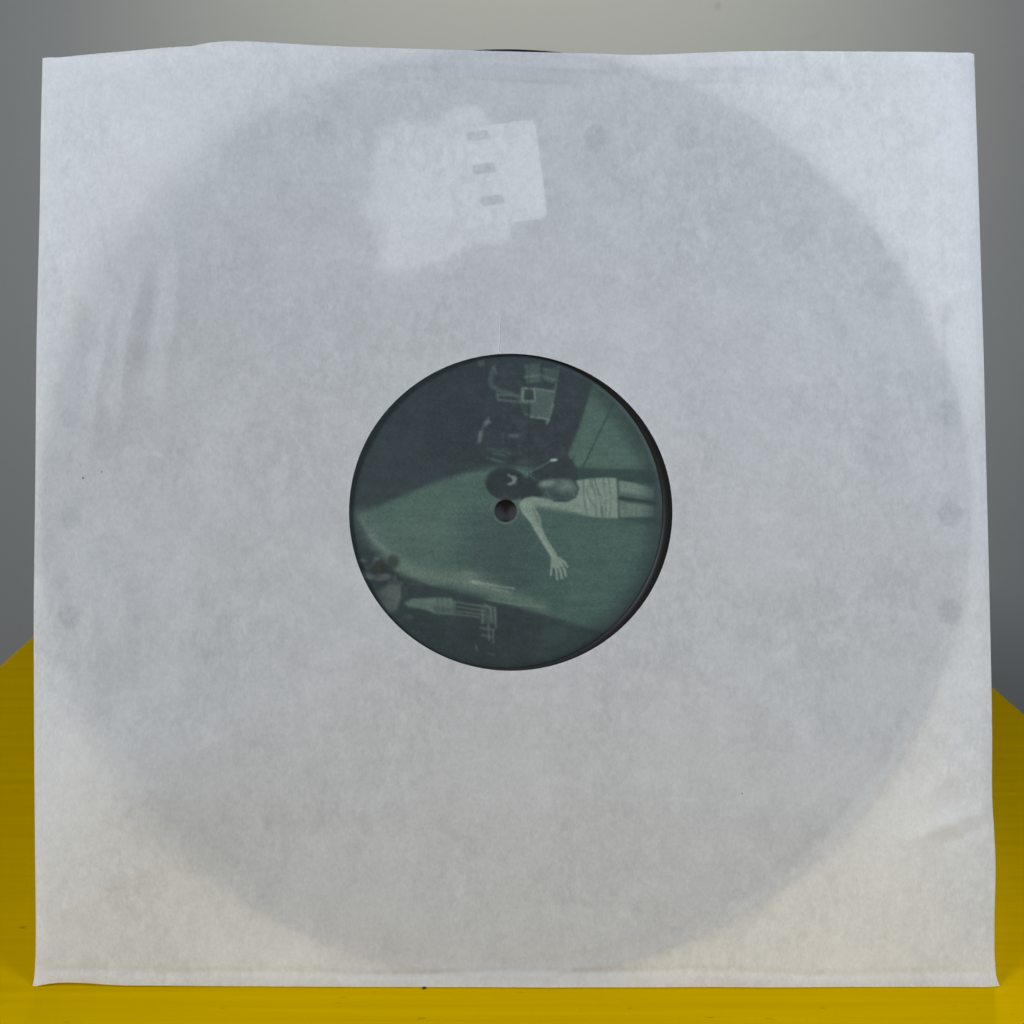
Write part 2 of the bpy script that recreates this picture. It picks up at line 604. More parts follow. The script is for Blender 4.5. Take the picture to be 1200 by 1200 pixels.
    put(line([(540, 95), (544, 118)], 8, 4), (90, 108, 100), 0.7)
    put(poly([(640, 88), (692, 84), (692, 148), (648, 150)], 7), (82, 104, 92), 0.8)
    put(poly([(704, 98), (752, 108), (738, 150), (700, 140)], 7), (84, 106, 94), 0.75)
    put(line([(640, 132), (690, 124), (742, 140)], 6, 4), (104, 122, 112), 0.7)
    put(line([(700, 104), (748, 104)], 4, 3), (92, 112, 100), 0.6)
    put(line([(755, 92), (738, 190), (728, 232)], 5, 3), (98, 118, 104), 0.8)
    put(line([(734, 222), (714, 284)], 8, 4), (108, 126, 114), 0.85)
    put(poly([(628, 164), (735, 176), (733, 226), (722, 270), (640, 258), (624, 212)], 4), (80, 100, 90), 0.85)
    put(poly([(640, 172), (670, 172), (672, 208), (638, 208)], 3), (50, 62, 62), 0.95)
    put(line([(634, 168), (672, 170), (674, 210), (634, 210), (634, 168)], 6, 3), (112, 130, 118), 0.85)
    put(line([(676, 168), (735, 178)], 5, 3), (112, 130, 118), 0.8)
    put(poly([(632, 218), (660, 220), (660, 254), (634, 250)], 5), (54, 68, 66), 0.9)
    put(line([(660, 262), (700, 268), (722, 272)], 6, 3), (118, 136, 122), 0.8)
    put(line([(548, 184), (552, 206), (626, 214)], 8, 4), (84, 102, 94), 0.75)
    put(line([(556, 190), (626, 192)], 6, 3), (92, 110, 102), 0.75)
    put(line([(610, 196), (630, 206)], 6, 4), (84, 102, 94), 0.6)
    put(line([(516, 220), (512, 250)], 4, 3), (70, 84, 80), 0.5)
    put(poly([(520, 262), (528, 282), (498, 302), (506, 280)], 5), (96, 112, 104), 0.85)
    put(poly([(488, 310), (502, 306), (496, 346), (484, 350)], 5), (98, 114, 104), 0.85)
    put(ell(606, 325, 20, 7, 0, 0.5), (80, 96, 90), 0.85)
    put(line([(570, 320), (566, 350)], 8, 5), (66, 80, 78), 0.6)
    for (x, y, l) in [(540, 372, 40), (560, 388, 46), (535, 402, 40), (555, 410, 40), (580, 378, 26)]:
        put(line([(x - l / 2, y - 4), (x + l / 2, y + 6)], 7, 5), (80, 98, 90), 0.6)
    put(ell(640, 412, 24, 9, -5, 0.6), (66, 82, 78), 0.6)
    put((N2 > 0.72) * poly([(560, 90), (800, 110), (780, 400), (560, 400)], 40), (62, 74, 74), 0.3)
    # long shadow beside the figure
    put(poly([(800, 428), (870, 436), (1095, 438), (1095, 486), (950, 474), (812, 470)], 6), (50, 70, 66), 0.85)
    put(poly([(952, 588), (1100, 596), (1100, 625), (956, 606)], 8), (54, 76, 72), 0.7)
    # dark mass behind the figure
    put(poly([(648, 470), (668, 436), (715, 412), (760, 402), (800, 404), (815, 440), (815, 480), (760, 492), (690, 496)], 6), (46, 57, 59), 0.95)
    put(line([(660, 446), (700, 424), (730, 408)], 4, 3), (98, 114, 106), 0.75)
    put(ell(737, 406, 12, 5, -8, 0.5), (170, 182, 172), 0.9)
    put(line([(615, 436), (650, 452), (680, 474)], 4, 2.5), (92, 108, 100), 0.8)
    # figure: hair, cheek, neck
    put(ell(580, 486, 70, 54, 10, 0.1), (44, 54, 57), 0.97)
    put(poly([(600, 456), (700, 478), (740, 505), (690, 530), (630, 540)], 8), (44, 54, 57), 0.97)
    put(poly([(586, 450), (594, 458), (608, 458), (616, 466), (610, 484), (592, 490), (580, 486), (600, 476), (598, 466), (584, 458)], 3), (112, 128, 118), 0.9)
    # chest
    put(poly([(688, 480), (725, 468), (790, 468), (812, 482), (814, 515), (790, 534), (750, 540), (712, 530), (694, 505)], 9), (66, 82, 78), 0.95)
    put(ell(716, 484, 28, 12, -8, 0.6), (118, 136, 122), 0.85)
    put(ell(775, 490, 34, 17, 12, 0.7), (108, 127, 114), 0.8)
    put(ell(752, 482, 14, 12, 0, 0.8), (76, 92, 86), 0.7)
    put(ell(735, 516, 34, 12, 24, 0.7), (54, 68, 67), 0.85)
    put((N2 > 0.55) * ell(760, 500, 50, 26, 10, 0.6), (88, 106, 96), 0.35)
    # shoulder, side and dress
    skin = (124, 143, 126)
    put(poly([(622, 546), (640, 532), (668, 526), (720, 536), (770, 546), (800, 532), (815, 505), (806, 476), (850, 468), (905, 464), (945, 466),
              (950, 520), (950, 598), (905, 598), (850, 592), (790, 580), (730, 572), (680, 566), (640, 560)], 4), skin, 0.95)
    put(line([(806, 476), (818, 500), (808, 528), (780, 542), (738, 540)], 7, 3), (52, 66, 64), 0.85)
    put(poly([(660, 552), (800, 575), (850, 590), (780, 584), (690, 574)], 6), (84, 104, 94), 0.7)
    for k, (p, q) in enumerate([((835, 472), (846, 584)), ((862, 470), (878, 590)), ((872, 470), (896, 530)), ((900, 466), (908, 594)),
                                ((845, 500), (870, 560)), ((880, 505), (895, 590)), ((856, 466), (866, 500)), ((918, 466), (922, 596))]):
        put(line([p, ((p[0] + q[0]) / 2 + (6 if k % 2 else -5), (p[1] + q[1]) / 2), q], 4.5, 3), (82, 102, 92), 0.75)
        put(line([(p[0] + 7, p[1] + 6), (q[0] + 7, q[1] - 6)], 4, 3), (142, 160, 142), 0.4)
    put(line([(897, 560), (900, 597)], 4, 2), (70, 88, 80), 0.8)
    put(line([(946, 466), (951, 598)], 4, 2), (66, 84, 78), 0.8)
    # legs
    put(poly([(952, 474), (985, 478), (1040, 492), (1068, 502), (1066, 534), (1020, 534), (985, 526), (956, 520)], 4), (108, 128, 114), 0.95)
    put(poly([(954, 542), (1000, 550), (1066, 560), (1066, 592), (1000, 594), (956, 596)], 4), (104, 124, 110), 0.95)
    put(poly([(960, 512), (1060, 528), (1060, 536), (985, 530), (958, 522)], 4), (76, 94, 86), 0.8)
    put((N3 > 0.6) * poly([(956, 544), (1064, 562), (1064, 592), (956, 594)], 4), (78, 98, 88), 0.5)
    put(line([(955, 532), (1070, 548)], 11, 4), (46, 60, 58), 0.85)
    # arm and hand
    put(poly([(622, 548), (650, 536), (672, 560), (692, 592), (698, 632), (722, 680), (746, 716), (742, 730), (728, 728), (704, 690), (680, 648),
              (660, 616), (640, 590), (624, 566)], 4), skin, 0.95)
    put(poly([(664, 556), (690, 592), (696, 634), (682, 614), (668, 584)], 5), (92, 110, 100), 0.6)
    put(line([(632, 570), (664, 612), (700, 676), (730, 722)], 6, 4), (146, 162, 144), 0.55)
    put(poly([(726, 726), (744, 720), (758, 732), (764, 750), (756, 764), (738, 766), (728, 752)], 4), skin, 0.95)
    for pts in ([(756, 732), (772, 744), (782, 760)], [(762, 750), (772, 770), (776, 790)], [(753, 758), (760, 780), (763, 798)],
                [(742, 760), (746, 782), (748, 800)], [(731, 750), (728, 770), (727, 786)]):
        put(line(pts, 7, 2.2), (132, 150, 132), 0.95)
    for pts in ([(764, 768), (769, 790)], [(751, 768), (755, 794)], [(737, 768), (738, 790)]):
        put(line(pts, 3.5, 2), (68, 88, 82), 0.6)
    soften()
    # print crease and pressing ring
    put(line([(655, 60), (655, 520)], 3.5, 2.5), (38, 46, 48), 0.4)
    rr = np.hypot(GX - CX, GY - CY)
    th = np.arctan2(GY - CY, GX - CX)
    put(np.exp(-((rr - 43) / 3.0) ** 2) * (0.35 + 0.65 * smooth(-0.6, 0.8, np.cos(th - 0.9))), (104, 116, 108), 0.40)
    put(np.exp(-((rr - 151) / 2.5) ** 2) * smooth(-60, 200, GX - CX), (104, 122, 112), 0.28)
    # muted tones of the print; darker round the whole rim, most at the lower right
    grey = IMG.mean(2, keepdims=True)
    IMG = grey + (IMG - grey) * 0.80
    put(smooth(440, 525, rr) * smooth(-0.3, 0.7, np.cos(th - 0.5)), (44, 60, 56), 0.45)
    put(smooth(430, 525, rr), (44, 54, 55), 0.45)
    streak = value_noise(9, 21, (9, 1)) - 0.5
    IMG = IMG + (streak * 7 * smooth(30, 90, IMG.mean(2)))[..., None]
    # grain of the photograph
    g = (N1 - 0.5) * 5 + (N2 - 0.5) * 4 + (N3 - 0.5) * 5
    r = np.random.default_rng(5)
    n0 = r.normal(0, 1, GX.shape)
    n0 = (n0 + np.roll(n0, 1, 0) + np.roll(n0, 1, 1) + np.roll(n0, (1, 1), (0, 1))) / 2
    g = g + n0 * (2.0 + 4.0 * smooth(50, 120, IMG.mean(2)))
    IMG = np.clip(IMG + g[..., None], 10, 240)


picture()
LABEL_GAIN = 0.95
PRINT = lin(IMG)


def sample(xs, ys):
    u = np.clip((xs - X0) / (X1 - X0) * (NG - 1), 0, NG - 1.001)
    v = np.clip((ys - gy[0]) / (gy[-1] - gy[0]) * (NG - 1), 0, NG - 1.001)
    i = u.astype(int); j = v.astype(int); fu = (u - i)[:, None]; fv = (v - j)[:, None]
    return ((PRINT[j, i] * (1 - fu) + PRINT[j, i + 1] * fu) * (1 - fv) + (PRINT[j + 1, i] * (1 - fu) + PRINT[j + 1, i + 1] * fu) * fv)


NR, NT = 190, 900
r_in, r_out = 0.00362, 0.0510
rad = np.linspace(r_in, r_out, NR)
# a small raised lip round the spindle hole, a shallow pressing ring, a rounded outer edge
hgt = -0.00086 - 0.00012 * np.exp(-((rad - 0.0044) / 0.0004) ** 2) - 0.00003 * np.exp(-((rad - 0.0148) / 0.0003) ** 2)
hgt += 0.0004 * np.clip((rad - 0.0492) / 0.0018, 0, 1) ** 2
hgt[-1] = -0.0004
ang = np.linspace(0, 2 * np.pi, NT, endpoint=False)
RR, TT = np.meshgrid(rad, ang)
lx = (RR * np.cos(TT)).ravel(); lz = (RR * np.sin(TT)).ravel(); ly = np.tile(hgt, NT)
idx = np.arange(NT * NR).reshape(NT, NR); nxt = np.roll(idx, -1, 0)
faces = np.stack([idx[:, :-1], idx[:, 1:], nxt[:, 1:], nxt[:, :-1]], -1).reshape(-1, 4).tolist()
lab = mesh_obj('label', np.stack([lx, ly, lz], 1), faces, M_LABEL, record)
tag(lab, 'round dark green label printed with a sideways photo of a person in a short dress')
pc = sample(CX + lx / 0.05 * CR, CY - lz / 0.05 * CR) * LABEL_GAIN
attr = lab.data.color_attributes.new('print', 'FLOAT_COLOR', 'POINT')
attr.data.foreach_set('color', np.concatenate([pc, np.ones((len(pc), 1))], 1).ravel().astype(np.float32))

# ------------------------------------------------------------------ paper sleeve
sleeve = empty('paper_sleeve', (0, FOOT_Y, 0), (-LEAN, 0, 0))
tag(sleeve, 'creased translucent white paper sleeve with a round centre hole, standing on the yellow table', 'record sleeve')

LEFT = [(50, 68), (48, 150), (46.5, 250), (44.5, 330), (43, 400), (41.5, 560), (40.5, 640), (39.6, 720), (39.8, 800), (40.4, 900), (41, 980),
        (41.8, 1060), (42, 1100), (41.3, 1130), (39.8, 1148), (38, 1157)]
BOTTOM = [(38, 1157), (46, 1155), (150, 1155), (300, 1156), (500, 1157), (700, 1158.3), (800, 1159.6), (900, 1160), (1000, 1160.3), (1050, 1160),
          (1100, 1158.6), (1150, 1157), (1171.5, 1156)]
RIGHT = [(1171.5, 1156), (1167.5, 1144), (1166, 1128), (1165.3, 1080), (1166.5, 1010), (1165, 975), (1163, 943), (1162.6, 860), (1161.5, 790),
         (1160, 720), (1157.6, 620), (1155, 520), (1153, 430), (1150, 330), (1146, 200), (1143, 110), (1141.5, 63.5)]
TOP_F = [(1141.5, 63.5), (1137, 62.2), (1125, 62), (1100, 61.2), (1040, 60.6), (960, 60), (900, 59.7), (860, 60.4), (830, 61.4), (780, 63.6),
         (740, 64.2), (700, 62.9), (640, 61.3), (600, 60.4), (560, 59.3), (500, 57.7), (450, 56.2), (400, 54.4), (350, 52), (310, 49.4), (285, 48.4),
         (262, 48.6), (245, 50.2), (225, 54.2), (205, 58), (185, 61), (160, 63.2), (120, 66), (85, 67.6), (50, 68.6)]
TOP_B = [(1141.5, 64), (1137, 63.4), (1100, 63), (1040, 62.4), (960, 62), (900, 62), (830, 63.5), (780, 65), (740, 66), (640, 66), (560, 66),
         (450, 64), (350, 60), (285, 55), (240, 52.6), (215, 53.2), (190, 55), (150, 58.6), (100, 63), (70, 66), (50, 68)]


def resample(pts, n, jitter=0.0):
    """n points along a smooth curve through pts, both ends included"""
    P = np.array(pts, float)
    s = np.concatenate([[0], np.cumsum(np.hypot(*np.diff(P, axis=0).T))])
    t = np.linspace(0, s[-1], n)
    m = np.zeros_like(P)
    h = np.diff(s)[:, None]; d = np.diff(P, axis=0) / h
    m[1:-1] = (d[:-1] * h[1:] + d[1:] * h[:-1]) / (h[1:] + h[:-1])
    m[0], m[-1] = d[0], d[-1]
    k = np.clip(np.searchsorted(s, t, 'right') - 1, 0, len(P) - 2)
    hh = (s[k + 1] - s[k])[:, None]; u = ((t - s[k])[:, None]) / hh
    out = ((2 * u ** 3 - 3 * u ** 2 + 1) * P[k] + (u ** 3 - 2 * u ** 2 + u) * hh * m[k]
           + (-2 * u ** 3 + 3 * u ** 2) * P[k + 1] + (u ** 3 - u ** 2) * hh * m[k + 1])
    if jitter:
        out[1:-1] += rng.normal(0, jitter, out[1:-1].shape)
    return out


def to_local(pp, w=0.0):
    return np.array([sl(x, y, w) for x, y in pp])


NE = 260
def outline(top, wf=None):
    parts = [resample(LEFT, NE), resample(BOTTOM, NE, 0.06), resample(RIGHT, NE), resample(top, NE, 0.08)]
    pts = np.concatenate([p[:-1] for p in parts])
    P = to_local(pts)
    if wf:                     # the open edge stands a little in front of the base plane
        w = wf(P[:, 0], P[:, 1])
        P = np.array([sl(x, y, ww) for (x, y), ww in zip(pts, w)])
    return P



W_HOLE = 0.0021


def gauss(x, z, px, py, sx, sy, ang=0):
    """bump centred on a place of the sleeve, sizes in photo pixels (about 0.28 mm each)"""
    cx, cz = sl(px, py)
    k = 0.000279
    c, s = math.cos(math.radians(ang)), math.sin(math.radians(ang))
    dx, dz = (x - cx) / k, -(z - cz) / k
    u = (dx * c + dz * s) / sx; v = (-dx * s + dz * c) / sy
    return np.exp(-(u * u + v * v) / 2)


def ridge(x, z, pts, width, soft=60):
    """crease along a line given in photo pixels, fading at both ends"""
    k = 0.000279
    P = to_local(pts)
    best = np.full(x.shape, 1e9); tt = np.zeros(x.shape)
    s = np.concatenate([[0], np.cumsum(np.hypot(*np.diff(P, axis=0).T))])
    for i in range(len(P) - 1):
        a, b = P[i], P[i + 1]; e = b - a; L = e @ e
        t = np.clip(((x - a[0]) * e[0] + (z - a[1]) * e[1]) / L, 0, 1)
        d = np.hypot(x - a[0] - t * e[0], z - a[1] - t * e[1])
        q = (s[i] + t * (s[i + 1] - s[i])) / s[-1]
        tt = np.where(d < best, q, tt); best = np.minimum(best, d)
    prof = np.exp(-np.abs(best / (width * k)) ** 1.5)
    return prof * np.sin(np.pi * np.clip(tt * 0.96 + 0.02, 0, 1)) ** 0.7


_ng = np.random.default_rng(11)
WAVES = [(_ng.uniform(-1, 1), _ng.uniform(-1, 1), _ng.uniform(0, 6.28)) for _ in range(14)]


def edge_distance(x, z):
    xl = np.interp(z, OUT_L[:, 1], OUT_L[:, 0]); xr = np.interp(z, OUT_R[:, 1], OUT_R[:, 0])
    return np.minimum(np.minimum(x - xl, xr - x), z), x - xl, xr - x


OUT_L = to_local(resample(LEFT, 120))[::-1]
OUT_R = to_local(resample(RIGHT, 120))


TILT = math.tan(math.radians(0.4))


def tilt_w(z, e):
    """the record leans a touch less than the sleeve; both sheets follow it"""
    return (z - rz) * TILT * (1 - np.exp(-np.maximum(e, 0) / 0.004))


def front_w(x, z):
    _, el, er = edge_distance(x, z)
    e = np.maximum(np.minimum(el, er), 0)
    base = 0.00010 + 0.00115 * (1 - np.exp(-e / 0.0024))
    base = base + tilt_w(z, e)
    full = 1 - np.exp(-e / 0.020)
    g = 0.0010 * gauss(x, z, 600, 690, 330, 260)
    g += 0.0038 * gauss(x, z, 215, 170, 120, 140) + 0.0020 * gauss(x, z, 140, 320, 110, 110)
    g += 0.0022 * gauss(x, z, 130, 870, 90, 120) + 0.0034 * gauss(x, z, 190, 930, 100, 80, -35)
    g += 0.0016 * gauss(x, z, 1010, 960, 90, 90) + 0.0017 * gauss(x, z, 465, 215, 75, 105)
    g += 0.0006 * gauss(x, z, 860, 1080, 160, 60) + 0.0006 * gauss(x, z, 330, 1060, 130, 50)
    g += 0.00015 * full
    # creases
    c = 0.00085 * ridge(x, z, [(98, 236), (116, 262), (130, 300), (146, 345)], 5.5)
    c += 0.00150 * ridge(x, z, [(150, 330), (135, 390), (118, 470), (112, 540)], 13)
    c += 0.00165 * ridge(x, z, [(182, 300), (165, 370), (150, 440), (140, 520)], 16)
    c += 0.00135 * ridge(x, z, [(215, 270), (215, 350), (200, 430), (196, 500)], 18)
    c -= 0.00055 * ridge(x, z, [(198, 300), (186, 370), (172, 450)], 10)
    c += 0.00066 * ridge(x, z, [(60, 300), (90, 320), (120, 390)], 14)
    c += 0.00125 * ridge(x, z, [(95, 640), (110, 700), (118, 780), (122, 840)], 16)
    c += 0.00115 * ridge(x, z, [(125, 660), (150, 720), (160, 800)], 18)
    c += 0.00075 * ridge(x, z, [(1161, 943), (1140, 952), (1105, 962), (1060, 985)], 11)
    c -= 0.00055 * ridge(x, z, [(1163, 962), (1135, 975), (1100, 990)], 9)
    c += 0.00070 * ridge(x, z, [(1150, 995), (1125, 975), (1095, 955)], 10)
    c += 0.00066 * ridge(x, z, [(1150, 880), (1110, 905), (1075, 940)], 18)
    c += 0.00040 * ridge(x, z, [(44, 1098), (70, 1070), (120, 1040), (200, 1000)], 14)
    c += 0.00066 * ridge(x, z, [(1140, 335), (1110, 350), (1090, 380)], 12)
    c += 0.00062 * ridge(x, z, [(1095, 100), (1098, 300), (1102, 600)], 4)
    r = np.hypot(x - rx, z - rz)
    side = np.clip(0.75 * (x - rx) / R_REC - 0.55 * (z - rz) / R_REC + 0.35, 0, 1)
    c += 0.00012 * side * np.exp(-((r - 0.1492) / 0.0011) ** 2)      # the record's rim pressing from inside
    c -= 0.00010 * side * np.exp(-((r - 0.1455) / 0.0016) ** 2)
    # bottom turn-up: a soft fold line a few millimetres above the foot, the hem kicking forward below it
    zf = 0.0048 + 0.0005 * np.sin(x * 40) + 0.0004 * np.sin(x * 91 + 2)
    kick = 0.00050 * np.clip((zf - z) / zf, 0, 1) * (0.75 + 0.25 * np.sin(x * 33 + 1.0) + 0.12 * np.sin(x * 170))
    kick -= 0.00022 * np.exp(-((z - zf) / 0.0011) ** 2)
    wv = np.zeros_like(x)
    for (kx, kz, ph) in WAVES:
        wv += np.sin(x * kx * 130 + z * kz * 130 + ph)
    wv *= 0.00004
    w = base + (g + c + wv) * np.clip(e / 0.004, 0, 1) + kick * np.clip(np.minimum(el, er) / 0.006, 0, 1)
    low = np.where(r < 0.1465, 0.00090, np.where(r < 0.1500, 0.00112, 0.00075)) + tilt_w(z, e)
    return np.where(r < R_REC + 0.0008, np.maximum(w, low), w)       # the sheet rests on the record, never inside it


OUT_F = outline(TOP_F, front_w)
OUT_B = outline(TOP_B, lambda x, z: np.where(z < 0.01, front_w(x, z), 0.0))
OUT_F[:, 1] = np.maximum(OUT_F[:, 1], 0.0002)
OUT_B[:, 1] = np.maximum(OUT_B[:, 1], 0.0002)
NRD = 150
cxh, czh = sl(598.5, 600.5, W_HOLE)
n_out = len(OUT_F)
angs = np.arctan2(OUT_F[:, 1] - czh, OUT_F[:, 0] - cxh)
hp = to_local([(598.5 + 189.5 * math.cos(a), 600.5 - 185.7 * math.sin(a)) for a in angs], W_HOLE)


def ring_sheet(name, inner, outer, wfun, mat, parent, bias=1.0):
    t = np.linspace(0, 1, NRD) ** bias
    P = inner[:, None, :] * (1 - t)[None, :, None] + outer[:, None, :] * t[None, :, None]
    x, z = P[..., 0].ravel(), P[..., 1].ravel()
    w = wfun(x, z)
    n = len(inner)
    idx = np.arange(n * NRD).reshape(n, NRD); nx = np.roll(idx, -1, 0)
    f = np.stack([idx[:, :-1], idx[:, 1:], nx[:, 1:], nx[:, :-1]], -1).reshape(-1, 4).tolist()
    return mesh_obj(name, np.stack([x, -w, z], 1), f, mat, parent)


front = ring_sheet('front_panel', hp, OUT_F, front_w, M_PAPER, sleeve)
tag(front, 'thin white front sheet with creases on its left side')


def back_w(x, z):
    _, el, er = edge_distance(x, z)
    e = np.maximum(np.minimum(el, er), 0)
    b = -(0.00010 + 0.0014 * (1 - np.exp(-e / 0.0024)) + 0.0004 * (1 - np.exp(-e / 0.03)))
    b = b + tilt_w(z, e)
    k = np.exp(-np.maximum(z - 0.0002, 0) / 0.0015)              # the bottom fold joins the front sheet
    return b * (1 - k) + (front_w(x, z) - 0.00012) * k


angs_b = np.arctan2(OUT_B[:, 1] - czh, OUT_B[:, 0] - cxh)
hb = np.stack([cxh + 0.0515 * np.cos(angs_b), czh + 0.0515 * np.sin(angs_b)], 1)
ring_sheet('back_panel', hb, OUT_B, back_w, M_BACK, sleeve)


# folded-in seam flaps on the inside of the back sheet
def strip(name, corners, nu, nv, gap, mat):
    """four photo-pixel corners, a band of paper glued inside the back sheet"""
    Q = to_local(corners)
    u = np.linspace(0, 1, nu); v = np.linspace(0, 1, nv)
    U, V = np.meshgrid(u, v)
    P = ((1 - U) * (1 - V))[..., None] * Q[0] + (U * (1 - V))[..., None] * Q[1] + (U * V)[..., None] * Q[2] + ((1 - U) * V)[..., None] * Q[3]
    x, z = P[..., 0].ravel(), P[..., 1].ravel()
    w = back_w(x, z) + gap
    idx = np.arange(nu * nv).reshape(nv, nu)
    f = np.stack([idx[:-1, :-1], idx[:-1, 1:], idx[1:, 1:], idx[1:, :-1]], -1).reshape(-1, 4).tolist()
    return mesh_obj(name, np.stack([x, -w, z], 1), f, mat, sleeve)


strip('seam_flap', [(1096, 70), (1138, 70), (1158, 1120), (1112, 1120)], 10, 160, 0.00010, M_BACK)
strip('seam_flap', [(54, 75), (88, 75), (84, 1120), (46, 1120)], 8, 160, 0.00010, M_BACK)


# spots of glue showing through the sheet
def glue(px, py, rpx, squash=1.0, strength=1.0):
    k = 0.000279
    v, f = [], []
    nr, nt = 5, 32
    cx, cz = sl(px, py, 0.0015)
    xs, zs = [cx], [cz]
    for r in range(1, nr + 1):
        for a in range(nt):
            an = 2 * math.pi * a / nt
            wob = 1 + 0.02 * math.sin(3 * an + px) + 0.015 * math.sin(5 * an + py)
            xs.append(cx + rpx * k * wob * r / nr * math.cos(an))
            zs.append(cz + rpx * k * squash * wob * r / nr * math.sin(an))
    w = front_w(np.array(xs), np.array(zs)) + 0.00004
    v = np.stack([xs, -w, zs], 1)
    for a in range(nt):
        b = (a + 1) % nt
        f.append((0, 1 + a, 1 + b))
        for r in range(nr - 1):
            f.append((1 + r * nt + a, 1 + (r + 1) * nt + a, 1 + (r + 1) * nt + b, 1 + r * nt + b))
    o = mesh_obj('glue_spot', v, f, M_GLUE, sleeve)
    film(o, [strength] * (1 + (nr - 1) * nt) + [0.0] * nt)


for (px, py, r, q, st) in [(1107, 369, 14, 1, 0.5), (1111, 484, 16, 1.1, 0.8), (1113, 603, 16, 1.0, 0.75), (1113.5, 717, 16, 1.05, 0.9),
                           (384, 161, 15, 1.2, 0.55), (697, 163, 14, 1.35, 0.85), (804, 160, 16, 1.25, 0.65), (944, 161, 14, 1, 0.3),
                           (83, 607, 14, 1.1, 0.7), (83, 722, 15, 1, 0.75), (83, 490, 13, 1, 0.45)]:
    glue(px, py, r, q, st * 0.8)


def glue_line(x0, x1, ya, yb, strength):
    """a faint band of glue along the upper hem"""
    nu, nv = 120, 7
    us = np.linspace(0, 1, nu); vs = np.linspace(0, 1, nv)
    xs, zs, fs = [], [], []
    for b in vs:
        for a in us:
            px = x0 + (x1 - x0) * a
            py = ya + (yb - ya) * b + 2.0 * math.sin(px * 0.02) + 4.0 * (px - 700) / 700
            x, z = sl(px, py, 0.0016); xs.append(x); zs.append(z)
            end = min(1, a / 0.15, (1 - a) / 0.25)
            fs.append(strength * end * (0.55 + 0.45 * math.sin(px * 0.031 + b)) * (1.0 if b in (vs[1], vs[-2]) else 0.55) * (0.0 if b in (0.0, 1.0) else 1.0))
    w = front_w(np.array(xs), np.array(zs)) + 0.00003
    idx = np.arange(nu * nv).reshape(nv, nu)
    f = np.stack([idx[:-1, :-1], idx[:-1, 1:], idx[1:, 1:], idx[1:, :-1]], -1).reshape(-1, 4).tolist()
    film(mesh_obj('glue_line', np.stack([xs, -w, zs], 1), f, M_GLUE, sleeve), fs)


glue_line(420, 1070, 79, 102, 0.85)

# tiny dark flecks caught in the paper
def fleck(px, py, r):
    cx, cz = sl(px, py, 0.002)
    xs = np.array([cx + r * math.cos(a) * (1 + 0.3 * math.sin(2 * a + px)) for a in np.linspace(0, 2 * math.pi, 9)[:-1]])
    zs = np.array([cz + r * math.sin(a) for a in np.linspace(0, 2 * math.pi, 9)[:-1]])
    w = front_w(xs, zs) + 0.00005
    mesh_obj('fleck', np.stack([xs, -w, zs], 1), [tuple(range(8))], M_SPECK, sleeve)


fleck(97, 560, 0.00030); fleck(119, 553, 0.00020); fleck(870, 930, 0.00018)


# ------------------------------------------------------------------ added stand: props the sleeve and darkens the spindle hole
def stand_material():
    m = N('dark_grey_metal')
    n = m.noise(m.coord(), 250, 3)
    p = m.n('BsdfPrincipled', i_Roughness=0.5)
    m.l(m.mixc(n, (0.075, 0.070, 0.080), (0.095, 0.089, 0.100)), p.inputs['Base Color'])
    return m.finish(p.outputs[0])


M_STAND = stand_material()
stand = empty('added_stand', SLEEVE_M @ Vector((0, 0.0026, 0)), (-LEAN, 0, 0))
tag(stand, 'dark grey stand added behind the sleeve, darkening the view through the spindle hole', 'stand')


def block(name, size, centre, rotx=0.0):
    bm = bmesh.new()
    bmesh.ops.create_cube(bm, size=1)
    for vv in bm.verts:
        vv.co = (vv.co.x * size[0], vv.co.y * size[1], vv.co.z * size[2])
    bmesh.ops.bevel(bm, geom=list(bm.edges), offset=min(size) * 0.3, segments=2, affect='EDGES')
    me = bpy.data.meshes.new(name); bm.to_mesh(me); bm.free()
    me.materials.append(M_STAND)
    o = bpy.data.objects.new(name, me); COL.objects.link(o); o.parent = stand
    o.location = centre; o.rotation_euler = (rotx, 0, 0)
    return o


block('back_plate', (0.075, 0.003, 0.200), (-0.002, 0.0016, 0.104))
SI = (SLEEVE_M @ Matrix.Translation((0, 0.0026, 0))).inverted()
p_hi = SI @ Vector((0, FOOT_Y + 0.052, 0.168)); p_lo = SI @ Vector((0, FOOT_Y + 0.105, 0.003))
d_s = p_hi - p_lo
block('strut', (0.030, 0.003, d_s.length), ((p_hi + p_lo) / 2 + Vector((-0.002, 0, 0))), -math.atan2(d_s.y, d_s.z))

# ------------------------------------------------------------------ things inside and on the sleeve
def rounded(pts, r, n=6):
    """polygon with rounded corners"""
    P = [np.array(p, float) for p in pts]; out = []
    for k in range(len(P)):
        a, b, c = P[k - 1], P[k], P[(k + 1) % len(P)]
        d1 = (a - b) / np.linalg.norm(a - b); d2 = (c - b) / np.linalg.norm(c - b)
        rr = min(r, 0.45 * np.linalg.norm(a - b), 0.45 * np.linalg.norm(c - b))
        p, q = b + d1 * rr, b + d2 * rr
        for t in np.linspace(0, 1, n):
            out.append((1 - t) ** 2 * p + 2 * t * (1 - t) * b + t * t * q)
    return out


def slab(name, pts_px, wfun, thick, mat, parent=None):
    L = to_local(pts_px, 0.0015)
    w = np.array([wfun(x, z) for x, z in L])
    n = len(L)
    v = [(x, -ww, z) for (x, z), ww in zip(L, w)] + [(x, -ww + thick, z) for (x, z), ww in zip(L, w)]
    f = [tuple(range(n)), tuple(range(2 * n - 1, n - 1, -1))]
    f += [(k, k + n, (k + 1) % n + n, (k + 1) % n) for k in range(n)]
    return mesh_obj(name, v, f, mat, parent, smooth=False)


